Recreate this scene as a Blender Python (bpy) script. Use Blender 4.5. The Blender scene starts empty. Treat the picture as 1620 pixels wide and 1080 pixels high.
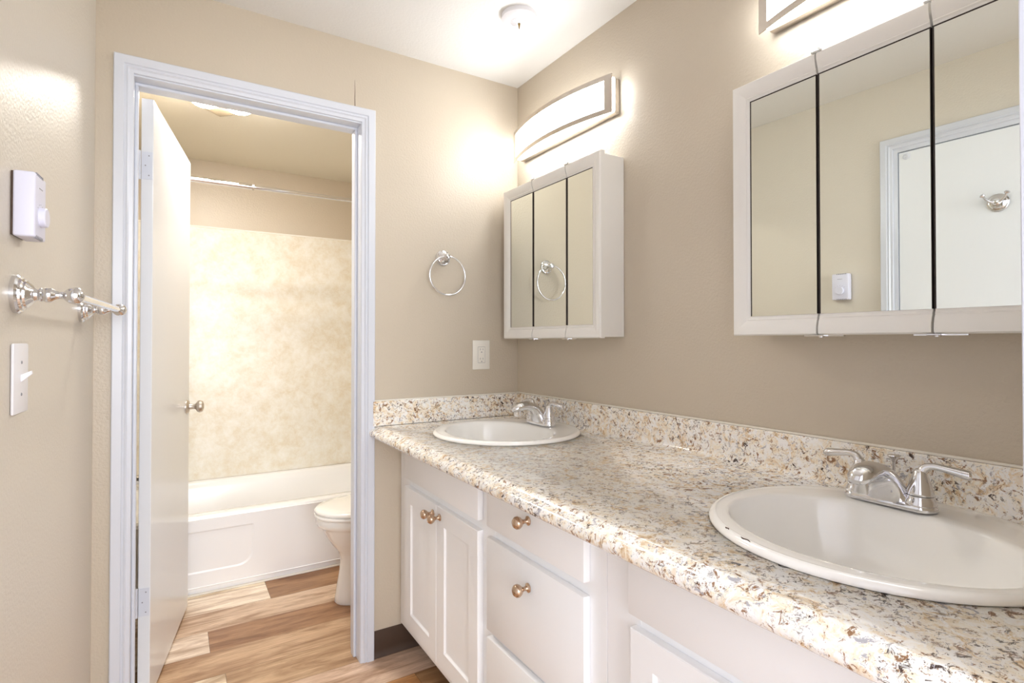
import bpy, bmesh, math, random
from mathutils import Vector, Matrix
PI = math.pi
S = bpy.context.scene
COL = S.collection

# ------------------------------------------------------------------ camera
cd = bpy.data.cameras.new('camera'); cam = bpy.data.objects.new('camera', cd); COL.objects.link(cam)
cd.sensor_width = 36; cd.lens = 861.94 / 1620 * 36; cd.shift_y = -10.14 / 1620
cd.clip_start = 0.02; cd.clip_end = 60
yaw, pit = math.radians(31.751), math.radians(0.627)
fw = Vector((math.sin(yaw) * math.cos(pit), math.cos(yaw) * math.cos(pit), math.sin(pit)))
rt = Vector((math.cos(yaw), -math.sin(yaw), 0)); up = rt.cross(fw)
cam.matrix_world = Matrix(((rt.x, up.x, -fw.x, -1.3039), (rt.y, up.y, -fw.y, -2.0594), (rt.z, up.z, -fw.z, 1.2111), (0, 0, 0, 1)))
S.camera = cam

# ------------------------------------------------------------------ world and exposure
W = bpy.data.worlds.new('world'); S.world = W; W.use_nodes = True
bg = W.node_tree.nodes['Background']
bg.inputs[0].default_value = (0.93, 0.96, 1.0, 1); bg.inputs[1].default_value = 1.0
S.view_settings.view_transform = 'Standard'; S.view_settings.look = 'None'
S.view_settings.gamma = 1; S.view_settings.use_curve_mapping = False
S.view_settings.exposure = 0.75
# fill light added far behind the camera, at an invented window
wl = bpy.data.lights.new('added_fill_light', 'AREA'); wl.shape = 'RECTANGLE'; wl.size = 2.3; wl.size_y = 1.5; wl.energy = 90; wl.color = (0.95, 0.97, 1.0)
wlo = bpy.data.objects.new('added_fill_light', wl); COL.objects.link(wlo); wlo.location = (-1.15, -5.44, 1.45); wlo.rotation_euler = (math.radians(90), 0, 0)
S.cycles.max_bounces = 14; S.cycles.diffuse_bounces = 8; S.cycles.glossy_bounces = 8
S.cycles.sample_clamp_indirect = 6
S.cycles.caustics_reflective = False; S.cycles.caustics_refractive = False
VAN_EMIT = 12.0
BATH_EMIT = 100.0

# ------------------------------------------------------------------ materials
def mat(name, col, rough=0.5, metal=0.0, **kw):
    m = bpy.data.materials.new(name); m.use_nodes = True
    b = m.node_tree.nodes['Principled BSDF']
    b.inputs['Base Color'].default_value = (*col, 1); b.inputs['Roughness'].default_value = rough
    b.inputs['Metallic'].default_value = metal
    for k, v in kw.items(): b.inputs[k.replace('_', ' ')].default_value = v
    return m
def nodes(m): return m.node_tree.nodes, m.node_tree.links, m.node_tree.nodes['Principled BSDF']
def bump(m, scale, strength, dist=0.002, detail=3, coord='Object'):
    n, l, b = nodes(m)
    tc = n.new('ShaderNodeTexCoord'); nz = n.new('ShaderNodeTexNoise'); bp = n.new('ShaderNodeBump')
    nz.inputs['Scale'].default_value = scale; nz.inputs['Detail'].default_value = detail
    bp.inputs['Strength'].default_value = strength; bp.inputs['Distance'].default_value = dist
    l.new(tc.outputs[coord], nz.inputs['Vector']); l.new(nz.outputs['Fac'], bp.inputs['Height']); l.new(bp.outputs['Normal'], b.inputs['Normal'])
def ramp(n, stops, interp='LINEAR'):
    r = n.new('ShaderNodeValToRGB'); r.color_ramp.interpolation = interp
    while len(r.color_ramp.elements) > 1: r.color_ramp.elements.remove(r.color_ramp.elements[-1])
    r.color_ramp.elements[0].position = stops[0][0]; r.color_ramp.elements[0].color = (*stops[0][1], 1)
    for p, c in stops[1:]:
        e = r.color_ramp.elements.new(p); e.color = (*c, 1)
    return r
def mixc(n, l, fac, a, b):
    m = n.new('ShaderNodeMix'); m.data_type = 'RGBA'
    if isinstance(fac, (int, float)): m.inputs[0].default_value = fac
    else: l.new(fac, m.inputs[0])
    for s, v in ((m.inputs[6], a), (m.inputs[7], b)):
        if isinstance(v, tuple): s.default_value = (*v, 1)
        else: l.new(v, s)
    return m.outputs[2]

M = {}
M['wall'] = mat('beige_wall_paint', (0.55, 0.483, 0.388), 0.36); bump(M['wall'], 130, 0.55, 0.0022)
M['wallleft'] = mat('lit_beige_wall_paint', (0.66, 0.615, 0.54), 0.42); bump(M['wallleft'], 130, 0.5, 0.002)  # same beige, lightened to paint in the vanity light falling on this wall
M['ceiling'] = mat('ceiling_paint', (0.76, 0.76, 0.75), 0.6); bump(M['ceiling'], 120, 0.5, 0.002)
M['bceil'] = mat('bathroom_ceiling_paint', (0.72, 0.68, 0.58), 0.6); bump(M['bceil'], 120, 0.4, 0.002)
M['trim'] = mat('white_gloss_trim', (0.63, 0.66, 0.73), 0.28)
M['door'] = mat('white_door_paint', (0.74, 0.76, 0.79), 0.22)
M['doorgrain'] = mat('white_grained_door_paint', (0.80, 0.83, 0.87), 0.4)
n, l, b = nodes(M['doorgrain'])
tc = n.new('ShaderNodeTexCoord'); mp = n.new('ShaderNodeMapping'); mp.inputs['Scale'].default_value = (60, 60, 3)
nz = n.new('ShaderNodeTexNoise'); nz.inputs['Scale'].default_value = 3; bp = n.new('ShaderNodeBump'); bp.inputs['Strength'].default_value = 0.25; bp.inputs['Distance'].default_value = 0.001
l.new(tc.outputs['Object'], mp.inputs[0]); l.new(mp.outputs[0], nz.inputs[0]); l.new(nz.outputs[0], bp.inputs['Height']); l.new(bp.outputs[0], b.inputs['Normal'])
M['cab'] = mat('cabinet_paint', (0.90, 0.915, 0.93), 0.35)
M['medcab'] = mat('cream_white_cabinet_paint', (0.80, 0.79, 0.76), 0.3)
M['dark'] = mat('dark_gap', (0.03, 0.02, 0.018), 0.7)
M['base'] = mat('brown_vinyl_base', (0.055, 0.027, 0.013), 0.55)
M['chrome'] = mat('polished_chrome', (0.76, 0.76, 0.78), 0.06, 1.0)
M['nickel'] = mat('brushed_nickel', (0.62, 0.56, 0.50), 0.35, 1.0)
M['bronze'] = mat('satin_bronze_knob', (0.60, 0.44, 0.32), 0.25, 1.0)
M['mirror'] = mat('mirror_glass', (0.86, 0.89, 0.84), 0.01, 1.0)
M['porc'] = mat('white_porcelain', (0.92, 0.915, 0.89), 0.1, Coat_Weight=0.5)
M['tub'] = mat('white_tub_enamel', (0.90, 0.91, 0.93), 0.15, Coat_Weight=0.3)
M['plastic'] = mat('white_plastic', (0.80, 0.80, 0.84), 0.4)
M['stat'] = mat('cool_white_plastic', (0.70, 0.71, 0.84), 0.42)
M['ivory'] = mat('almond_plastic', (0.80, 0.77, 0.70), 0.35)
M['caulk'] = mat('white_caulk', (0.82, 0.79, 0.72), 0.5)
M['grey'] = mat('printed_grey', (0.25, 0.25, 0.28), 0.5)
M['brass'] = mat('aged_brass', (0.35, 0.24, 0.08), 0.35, 1.0)
M['chip'] = mat('rusty_chip', (0.06, 0.03, 0.02), 0.7)
def emit(name, col, strength):
    m = mat(name, col, 0.4); b = m.node_tree.nodes['Principled BSDF']
    b.inputs['Emission Color'].default_value = (*col, 1); b.inputs['Emission Strength'].default_value = strength
    return m
M['van'] = emit('lit_vanity_diffuser', (0.98, 0.99, 1.0), VAN_EMIT)
M['vantop'] = emit('dim_frosted_top', (1.0, 0.99, 0.97), 3.5)
M['lens'] = emit('lit_glass_lens', (1.0, 0.935, 0.85), BATH_EMIT)
M['beigeglass'] = mat('beige_fixture_glass', (0.36, 0.29, 0.19), 0.3)

# granite-look laminate
M['granite'] = mat('granite_laminate', (0.8, 0.7, 0.6), 0.16, Coat_Weight=0.2)
n, l, b = nodes(M['granite'])
tc = n.new('ShaderNodeTexCoord')
def noise(scale, detail=4, rough=0.6, dist=0.0, off=0.0, sc=(1, 1, 1)):
    mp = n.new('ShaderNodeMapping'); mp.inputs['Location'].default_value = (off, off * 1.3, off * 0.7); mp.inputs['Scale'].default_value = sc
    l.new(tc.outputs['Object'], mp.inputs[0])
    z = n.new('ShaderNodeTexNoise'); z.inputs['Scale'].default_value = scale; z.inputs['Detail'].default_value = detail
    z.inputs['Roughness'].default_value = rough; z.inputs['Distortion'].default_value = dist
    l.new(mp.outputs[0], z.inputs['Vector']); return z.outputs['Fac']
base = ramp(n, [(0.32, (0.45, 0.29, 0.16)), (0.39, (0.70, 0.53, 0.34)), (0.45, (0.86, 0.76, 0.60)), (0.52, (0.90, 0.86, 0.77)), (0.62, (0.91, 0.91, 0.90))])
l.new(noise(20, 7, 0.78, 1.0, 0.3), base.inputs[0])
gold = ramp(n, [(0.54, (0, 0, 0)), (0.64, (0.5, 0.5, 0.5))]); l.new(noise(12, 5, 0.7, 0.8, 2.1), gold.inputs[0])
c1 = mixc(n, l, gold.outputs[0], base.outputs[0], (0.72, 0.52, 0.28))
wht = ramp(n, [(0.50, (0, 0, 0)), (0.55, (1, 1, 1))]); l.new(noise(42, 7, 0.75, 1.0, 5.1), wht.inputs[0])
c2 = mixc(n, l, wht.outputs[0], c1, (0.90, 0.89, 0.87))
brn = ramp(n, [(0.555, (0, 0, 0)), (0.585, (1, 1, 1))]); l.new(noise(60, 7, 0.8, 0.8, 9.1), brn.inputs[0])
c3 = mixc(n, l, brn.outputs[0], c2, (0.28, 0.15, 0.075))
drk = ramp(n, [(0.557, (0, 0, 0)), (0.585, (1, 1, 1))]); l.new(noise(85, 6, 0.75, 0.8, 13.7), drk.inputs[0])
clus = ramp(n, [(0.44, (0, 0, 0)), (0.54, (1, 1, 1))]); l.new(noise(11, 4, 0.65, 0.5, 20.0), clus.inputs[0])
dm = n.new('ShaderNodeMath'); dm.operation = 'MULTIPLY'; l.new(drk.outputs[0], dm.inputs[0]); l.new(clus.outputs[0], dm.inputs[1])
c4 = mixc(n, l, dm.outputs[0], c3, (0.06, 0.035, 0.028))
gry = ramp(n, [(0.605, (0, 0, 0)), (0.62, (1, 1, 1))]); l.new(noise(50, 6, 0.75, 0.8, 31.0), gry.inputs[0])
c5 = mixc(n, l, gry.outputs[0], c4, (0.42, 0.41, 0.44))
l.new(c5, b.inputs['Base Color'])

# mottled shower surround
M['surround'] = mat('mottled_cream_surround', (0.8, 0.75, 0.65), 0.25)
n, l, b = nodes(M['surround'])
tc = n.new('ShaderNodeTexCoord')
r1 = ramp(n, [(0.36, (0.72, 0.65, 0.52)), (0.52, (0.79, 0.76, 0.68)), (0.66, (0.84, 0.83, 0.79))]); l.new(noise(12, 9, 0.75, 0.2, 3.0), r1.inputs[0])
r2 = ramp(n, [(0.5, (0, 0, 0)), (0.7, (1, 1, 1))]); l.new(noise(30, 6, 0.7, 1.0, 8.0), r2.inputs[0])
m2 = n.new('ShaderNodeMath'); m2.operation = 'MULTIPLY'; m2.inputs[1].default_value = 0.5; l.new(r2.outputs[0], m2.inputs[0])
l.new(mixc(n, l, m2.outputs[0], r1.outputs[0], (0.86, 0.84, 0.78)), b.inputs['Base Color'])

# plank floor: tone comes from each plank's own colour attribute
M['floor'] = mat('vinyl_plank', (0.5, 0.35, 0.2), 0.38)
n, l, b = nodes(M['floor'])
tc = n.new('ShaderNodeTexCoord'); at = n.new('ShaderNodeAttribute'); at.attribute_name = 'tone'
def fnoise(sc, scale, detail, dist):
    mp = n.new('ShaderNodeMapping'); mp.inputs['Scale'].default_value = sc
    ad = n.new('ShaderNodeVectorMath'); ad.operation = 'ADD'; sc2 = n.new('ShaderNodeVectorMath'); sc2.operation = 'SCALE'; sc2.inputs[3].default_value = 9.0
    l.new(at.outputs['Color'], sc2.inputs[0]); l.new(tc.outputs['Object'], ad.inputs[0]); l.new(sc2.outputs[0], ad.inputs[1]); l.new(ad.outputs[0], mp.inputs[0])
    z = n.new('ShaderNodeTexNoise'); z.inputs['Scale'].default_value = scale; z.inputs['Detail'].default_value = detail; z.inputs['Roughness'].default_value = 0.65; z.inputs['Distortion'].default_value = dist
    l.new(mp.outputs[0], z.inputs['Vector']); return z.outputs['Fac']
g1 = ramp(n, [(0.34, (0.62, 0.52, 0.44)), (0.47, (0.95, 0.92, 0.90)), (0.62, (1.30, 1.38, 1.46))]); l.new(fnoise((1.3, 7, 1), 2.6, 8, 0.6), g1.inputs[0])
g2 = ramp(n, [(0.38, (0.86, 0.82, 0.78)), (0.6, (1.08, 1.08, 1.08))]); l.new(fnoise((4, 90, 1), 2.0, 4, 0.2), g2.inputs[0])
def mul(a, c):
    m = n.new('ShaderNodeMix'); m.data_type = 'RGBA'; m.blend_type = 'MULTIPLY'; m.inputs[0].default_value = 1
    l.new(a, m.inputs[6]); l.new(c, m.inputs[7]); return m.outputs[2]
l.new(mul(mul(at.outputs['Color'], g1.outputs[0]), g2.outputs[0]), b.inputs['Base Color'])

# ------------------------------------------------------------------ mesh helpers
def nb(): return bmesh.new()
def box(bm, x0, x1, y0, y1, z0, z1, bev=0.0, seg=2):
    if x0 > x1: x0, x1 = x1, x0
    if y0 > y1: y0, y1 = y1, y0
    if z0 > z1: z0, z1 = z1, z0
    t = bmesh.new()
    v = [t.verts.new((x, y, z)) for x in (x0, x1) for y in (y0, y1) for z in (z0, z1)]
    for f in ((0, 1, 3, 2), (4, 6, 7, 5), (0, 4, 5, 1), (2, 3, 7, 6), (0, 2, 6, 4), (1, 5, 7, 3)): t.faces.new([v[i] for i in f])
    if bev: bmesh.ops.bevel(t, geom=t.edges[:], offset=bev, segments=seg, affect='EDGES', profile=0.5)
    me = bpy.data.meshes.new('tmp'); t.to_mesh(me); t.free(); bm.from_mesh(me); bpy.data.meshes.remove(me)
    return bm
def loft(bm, rings, cap0=True, cap1=True, closed=True):
    R = [[bm.verts.new(p) for p in r] for r in rings]
    k = len(R[0])
    for a, c in zip(R, R[1:]):
        for i in range(k if closed else k - 1):
            j = (i + 1) % k
            bm.faces.new((a[i], a[j], c[j], c[i]))
    if cap0: bm.faces.new(list(reversed(R[0])))
    if cap1: bm.faces.new(R[-1])
    return bm
def frame(d):
    d = Vector(d).normalized(); a = Vector((0, 0, 1)) if abs(d.z) < 0.9 else Vector((1, 0, 0))
    u = d.cross(a).normalized(); return d, u, d.cross(u).normalized()
def lathe(bm, prof, org=(0, 0, 0), ax=(0, 0, 1), n=32, cap0=True, cap1=True):
    d, u, w = frame(ax); o = Vector(org)
    rings = [[o + d * h + (u * math.cos(2 * PI * i / n) + w * math.sin(2 * PI * i / n)) * max(r, 1e-5) for i in range(n)] for r, h in prof]
    return loft(bm, rings, cap0, cap1)
def tube(bm, pts, r, n=14, closed=False):
    pts = [Vector(p) for p in pts]; k = len(pts)
    rr = r if isinstance(r, (list, tuple)) else [r] * k
    d0 = (pts[1] - pts[0]).normalized(); _, u, _ = frame(d0)
    rings = []
    for i, p in enumerate(pts):
        if closed: t = (pts[(i + 1) % k] - pts[i - 1]).normalized()
        else: t = (pts[min(i + 1, k - 1)] - pts[max(i - 1, 0)]).normalized()
        u = (u - t * u.dot(t)).normalized(); w = t.cross(u)
        rings.append([p + (u * math.cos(2 * PI * j / n) + w * math.sin(2 * PI * j / n)) * rr[i] for j in range(n)])
    if closed: rings.append(rings[0]); 
    loft(bm, rings, not closed, not closed)
    if closed: bmesh.ops.remove_doubles(bm, verts=bm.verts[:], dist=1e-6)
    return bm
def smooth_path(P, k=6):
    P = [Vector(p) for p in P]; out = []
    for i in range(len(P) - 1):
        p0 = P[max(i - 1, 0)]; p1 = P[i]; p2 = P[i + 1]; p3 = P[min(i + 2, len(P) - 1)]
        for j in range(k):
            t = j / k
            out.append(0.5 * ((2 * p1) + (-p0 + p2) * t + (2 * p0 - 5 * p1 + 4 * p2 - p3) * t * t + (-p0 + 3 * p1 - 3 * p2 + p3) * t ** 3))
    out.append(P[-1]); return out
def prism(bm, prof, axis, a, c):
    """closed 2-D outline extruded along an axis: axis 'y' outline in (x,z); 'x' in (y,z); 'z' in (x,y)"""
    def pt(p, t):
        return {'y': (p[0], t, p[1]), 'x': (t, p[0], p[1]), 'z': (p[0], p[1], t)}[axis]
    return loft(bm, [[pt(p, a) for p in prof], [pt(p, c) for p in prof]])
def obj(name, bm, m, parent=None, smooth=True, ang=35):
    bmesh.ops.recalc_face_normals(bm, faces=bm.faces[:])
    me = bpy.data.meshes.new(name); bm.to_mesh(me); bm.free()
    if isinstance(m, str): m = M[m]
    me.materials.append(m)
    if smooth:
        me.polygons.foreach_set('use_smooth', [True] * len(me.polygons))
        try: me.set_sharp_from_angle(angle=math.radians(ang))
        except Exception: pass
    o = bpy.data.objects.new(name, me); COL.objects.link(o)
    if parent: o.parent = parent
    return o
def tag(o, label, cat, group=None):
    o['label'] = label; o['category'] = cat
    if group: o['group'] = group
    return o
def thing(name, label, cat, loc=(0, 0, 0), rz=0, group=None):
    o = bpy.data.objects.new(name, None); o.empty_display_size = 0.05; COL.objects.link(o)
    o.location = loc; o.rotation_euler = (0, 0, rz); return tag(o, label, cat, group)
def struct(name, bm, m, parent=None, **k):
    o = obj(name, bm, m, parent, **k)
    if not parent: o['kind'] = 'structure'
    return o
def sroot(name, loc=(0, 0, 0), rz=0):
    o = bpy.data.objects.new(name, None); COL.objects.link(o); o.location = loc; o.rotation_euler = (0, 0, rz); o['kind'] = 'structure'; return o
def copy_tree(o, parent=None):
    c = o.copy(); COL.objects.link(c)
    if parent: c.parent = parent
    for ch in list(o.children): copy_tree(ch, c)
    return c

# ------------------------------------------------------------------ room numbers
HC = 2.347          # ceiling of the vanity room
LK = 0.06           # the left wall runs slightly out of square
LX = -1.513         # its corner with the door wall
LRZ = math.atan2(-LK, 1)
FY = -1.882         # front wall, room side
BC = 2.31           # bathroom ceiling
BY = 1.74           # bathroom far wall
def onleft(y): return (LX + LK * y, y, 0)

# ------------------------------------------------------------------ floor
random.seed(11)
fb = nb(); lay = fb.loops.layers.float_color.new('tone')
LIGHT, PALE, TAN, BROWN, ORANGE = (0.76, 0.64, 0.51), (0.62, 0.46, 0.33), (0.49, 0.32, 0.195), (0.33, 0.18, 0.09), (0.44, 0.22, 0.09)
rows = {0.91: [(-0.912, LIGHT), (0.3, BROWN)],  # y of lower edge : [(x end, tone)...] for the planks the photo shows
    0.73: [(-0.912, LIGHT), (0.3, BROWN)], 0.55: [(0.05, PALE)], 0.37: [(-1.18, LIGHT), (0.04, BROWN)],
    0.19: [(-0.2, TAN)], 0.01: [(-1.14, LIGHT), (0.08, TAN)], -0.17: [(-1.3, TAN), (-0.08, PALE)], -0.35: [(-1.4, PALE), (-0.553, ORANGE), (0.3, BROWN)]}
def plank(x0, x1, y0, y1, c):
    j = random.uniform(0.95, 1.05); j2 = random.uniform(0.97, 1.03)
    g = 0.0006
    vs = [fb.verts.new(p) for p in ((x0 + g, y0 + g, 0), (x1 - g, y0 + g, 0), (x1 - g, y1 - g, 0), (x0 + g, y1 - g, 0))]
    f = fb.faces.new(vs)
    for lp in f.loops: lp[lay] = (c[0] * j, c[1] * j * j2, c[2] * j, 1)
y = -3.41
while y < 1.75:
    key = min(rows, key=lambda k: abs(k - y))
    if abs(key - y) < 0.02:
        x = -1.9
        for xe, c in rows[key]: plank(x, xe, y, y + 0.18, c); x = xe
        if x < 0.6: plank(x, 0.6, y, y + 0.18, random.choice((TAN, PALE, BROWN)))
    else:
        x = -1.9; xe = -1.9 + random.uniform(0.2, 1.2)
        while x < 0.6: plank(x, min(xe, 0.6), y, y + 0.18, random.choice((LIGHT, PALE, TAN, BROWN, TAN))); x = xe; xe += 1.22
    y = round(y + 0.18, 4)
vs = [fb.verts.new(p) for p in ((-1.9, -3.42, -0.002), (0.6, -3.42, -0.002), (0.6, 1.76, -0.002), (-1.9, 1.76, -0.002))]
f = fb.faces.new(vs)
for lp in f.loops: lp[lay] = (0.10, 0.06, 0.03, 1)
box(fb, -1.9, 0.6, -3.42, 1.76, -0.12, -0.004)
fo = struct('floor', fb, 'floor', smooth=False)

# ------------------------------------------------------------------ walls, ceilings
DL, DR, DT = -1.417, -0.706, 2.038      # bathroom doorway
b_ = nb()
box(b_, -1.75, DL - 0.018, 0, 0.12, 0, HC); box(b_, DR + 0.018, 0.12, 0, 0.12, 0, HC); box(b_, DL - 0.018, DR + 0.018, 0, 0.12, DT + 0.018, HC)
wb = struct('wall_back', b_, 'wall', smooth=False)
b_ = nb(); tube(b_, [(-0.7285, -0.0002, 2.095), (-0.7295, -0.0002, 2.13), (-0.7288, -0.0002, 2.16), (-0.7300, -0.0002, 2.20)], [0.0012, 0.0010, 0.0008, 0.0003], 6)
struct('paint_seam', b_, 'base', wb)
b_ = nb(); box(b_, 0, 0.12, FY - 0.115, BY + 0.1, 0, 2.45)
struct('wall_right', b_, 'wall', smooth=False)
# left wall (its own frame: local x out into the room, local y along the wall)
EY0, EY1, EZ = -0.918, -1.73, 2.046     # entry door opening on the left wall
lw = nb()
def ly(yw): return yw / math.cos(LRZ)      # world y -> distance along the wall
box(lw, -0.12, 0, ly(EY0), 0.0, 0, HC); box(lw, -0.12, 0, -2.0, ly(EY1), 0, HC); box(lw, -0.12, 0, ly(EY1), ly(EY0), EZ, HC)
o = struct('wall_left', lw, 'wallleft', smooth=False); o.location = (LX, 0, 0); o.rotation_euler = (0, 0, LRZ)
# front wall with the doorway the photograph was taken through
JX, JL = -0.646, -1.56
b_ = nb()
box(b_, JX + 0.018, 0.12, FY - 0.115, FY, 0, HC); box(b_, -1.78, JL - 0.018, FY - 0.115, FY, 0, HC); box(b_, JL - 0.018, JX + 0.018, FY - 0.115, FY, DT + 0.018, HC)
struct('wall_front', b_, 'wall', smooth=False)
b_ = nb(); box(b_, -1.8, 0.12, FY - 0.115, 0.06, HC, HC + 0.1)
struct('ceiling', b_, 'ceiling', smooth=False)
b_ = nb(); box(b_, -1.65, 0.12, 0.06, BY + 0.1, BC, BC + 0.137)
struct('ceiling_bath', b_, 'bceil', smooth=False)
b_ = nb(); box(b_, -1.65, 0.12, BY, BY + 0.1, 0, 2.45)
struct('wall_bath_back', b_, 'wall', smooth=False)
b_ = nb(); box(b_, -1.65, -1.53, 0.12, BY, 0, 2.45)
struct('wall_bath_left', b_, 'wall', smooth=False)

# unseen next room behind the camera, added so its white walls bounce fill light
b_ = nb(); box(b_, -3.1, -3.0, -5.6, FY - 0.115, 0, HC + 0.1); struct('wall_bedroom_left', b_, 'plastic', smooth=False)
b_ = nb(); box(b_, 1.0, 1.1, -5.6, FY - 0.115, 0, HC + 0.1); struct('wall_bedroom_right', b_, 'plastic', smooth=False)
b_ = nb(); box(b_, -3.1, -2.35, -5.6, -5.5, 0, HC); box(b_, 0.05, 1.1, -5.6, -5.5, 0, HC); box(b_, -2.35, 0.05, -5.6, -5.5, 0, 0.65); box(b_, -2.35, 0.05, -5.6, -5.5, 2.25, HC); struct('wall_bedroom_back', b_, 'plastic', smooth=False)
b_ = nb(); box(b_, -3.1, -1.78, FY - 0.115, FY, 0, HC); box(b_, 0.12, 1.1, FY - 0.115, FY, 0, HC); struct('wall_bedroom_front', b_, 'plastic', smooth=False)
b_ = nb(); box(b_, -3.1, 1.1, -5.6, FY - 0.115, HC, HC + 0.1); struct('ceiling_bedroom', b_, 'plastic', smooth=False)
b_ = nb(); box(b_, -3.1, 1.1, -5.6, -3.42, -0.12, 0.0); box(b_, -3.1, -1.9, -3.42, FY, -0.12, 0.0); box(b_, 0.6, 1.1, -3.42, FY, -0.12, 0.0); struct('floor_bedroom', b_, 'ivory', smooth=False)

# vinyl cove base
def cove(name, a, c, nrm):
    """strip from a to c (xy), nrm = direction into the room"""
    a, c, nv = Vector((*a, 0)), Vector((*c, 0)), Vector((*nrm, 0)).normalized()
    prof = [(0, 0), (0.010, 0), (0.0105, 0.002), (0.005, 0.012), (0.0035, 0.03), (0.0035, 0.098), (0.002, 0.102), (0, 0.102)]
    b2 = nb(); loft(b2, [[p + nv * q + Vector((0, 0, h)) for q, h in prof] for p in (a, c)])
    return struct(name, b2, 'base')
cove('baseboard_back', (-0.652, 0), (-0.470, 0), (0, -1))
cove('baseboard_corner', (-1.512, 0), (-1.469, 0), (0, -1))
pa, pb = onleft(-0.003), onleft(-0.870)
cove('baseboard_left', (pa[0], pa[1]), (pb[0], pb[1]), (1, -LK))
cove('baseboard_bath_left', (-1.53, 0.121), (-1.53, 0.94), (1, 0))
cove('baseboard_bath_right', (0, 0.121), (0, 0.94), (-1, 0))

# ------------------------------------------------------------------ bathroom doorway: jamb, stop, casing, leaf
def casing_side(bm, outer, inner, z0, z1, yf, s):
    """vertical casing between x=outer and x=inner, front towards -y*s"""
    w = inner - outer
    prof = [(outer, yf), (outer, yf - 0.013 * s), (outer + 0.06 * w, yf - 0.016 * s), (outer + 0.52 * w, yf - 0.015 * s), (outer + 0.58 * w, yf - 0.011 * s),
            (outer + 0.64 * w, yf - 0.0115 * s), (outer + 0.72 * w, yf - 0.013 * s), (outer + 0.80 * w, yf - 0.0095 * s), (outer + 0.97 * w, yf - 0.008 * s), (inner, yf - 0.006 * s), (inner, yf)]
    return prof
def casing_frame(bm, xo0, xo1, zo, w, yf=0.0, s=1):
    """mitred three-sided casing around an opening: left leg, head, right leg"""
    pr = [(0, 0), (0, 0.013), (0.05, 0.016), (0.50, 0.0155), (0.56, 0.011), (0.63, 0.0115), (0.70, 0.0135), (0.78, 0.0095), (0.97, 0.0085), (1, 0.006), (1, 0)]
    rings = []
    rings.append([(xo0 + w * q, yf - h * s, 0.0) for q, h in pr])
    rings.append([(xo0 + w * q, yf - h * s, zo - w * q) for q, h in pr])
    rings.append([(xo1 - w * q, yf - h * s, zo - w * q) for q, h in pr])
    rings.append([(xo1 - w * q, yf - h * s, 0.0) for q, h in pr])
    loft(bm, rings)
d1 = sroot('door_1', (0, 0, 0))
b_ = nb(); casing_frame(b_, -1.468, -0.653, 2.095, 0.052); obj('casing', b_, 'trim', d1, ang=20)
b_ = nb()
box(b_, DL - 0.018, DL, -0.001, 0.121, 0, DT, 0.001, 1); box(b_, DR, DR + 0.018, -0.001, 0.121, 0, DT, 0.001, 1); box(b_, DL - 0.018, DR + 0.018, -0.001, 0.121, DT, DT + 0.018, 0.001, 1)
obj('jamb', b_, 'trim', d1)
b_ = nb()
box(b_, DL, DL + 0.010, 0.045, 0.082, 0, DT - 0.010, 0.002, 1); box(b_, DR - 0.010, DR, 0.045, 0.082, 0, DT - 0.010, 0.002, 1); box(b_, DL, DR, 0.045, 0.082, DT - 0.010, DT, 0.002, 1)
obj('door_stop', b_, 'trim', d1)
b_ = nb(); casing_frame(b_, -1.468, -0.653, 2.095, 0.052, 0.12, -1); obj('bath_casing', b_, 'trim', d1, ang=20)
# leaf: local x runs along the leaf from hinge edge, local y is its thickness
leafang = math.atan2(0.698, 0.122)
lf = bpy.data.objects.new('door_leaf_pivot', None)
leaf_m = Matrix.Translation((-1.369, 0.134, 0)) @ Matrix.Rotation(leafang, 4, 'Z')
def put(o, m): o.matrix_local = m; return o
b_ = nb(); box(b_, 0, 0.706, 0, 0.035, 0.012, 2.026, 0.0015, 1)
leaf = put(obj('door_leaf', b_, 'door', d1), leaf_m)
# knob on the face seen from the vanity room, and its mate
def knobset(side):
    b2 = nb(); s = -1 if side else 1; y0 = 0 if side else 0.035
    lathe(b2, [(0.031, 0), (0.031, 0.003), (0.026, 0.009), (0.013, 0.012), (0.011, 0.03), (0.014, 0.036), (0.024, 0.042), (0.0275, 0.052), (0.024, 0.062), (0.012, 0.067), (0.001, 0.068)], (0.65, y0, 0.918), (0, s, 0))
    return b2
for sd in (1, 0): obj('door_knob', knobset(sd), 'nickel', leaf)
b_ = nb()
for hz in (0.34, 1.80):
    pass
for hz in (0.342, 1.800):
    b2 = nb()
    box(b2, -0.002, 0.0005, 0.002, 0.033, hz - 0.046, hz + 0.046)
    lathe(b2, [(0.0055, -0.048), (0.0055, 0.048)], (-0.0035, 0.040, hz), (0, 0, 1), 12)
    h = obj('hinge', b2, 'trim', leaf)
    b3 = nb()
    for q, zz in ((0.012, 0.033), (0.022, 0.0), (0.012, -0.033)):
        lathe(b3, [(0.0022, 0), (0.0022, 0.0008)], (-0.002, q, hz + zz), (-1, 0, 0), 10)
    obj('screw', b3, 'grey', h)
    b3 = nb(); box(b3, DL - 0.0005, DL + 0.0015, 0.088, 0.119, hz - 0.046, hz + 0.046)
    obj('hinge_plate', b3, 'trim', d1)
b_.free()

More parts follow.
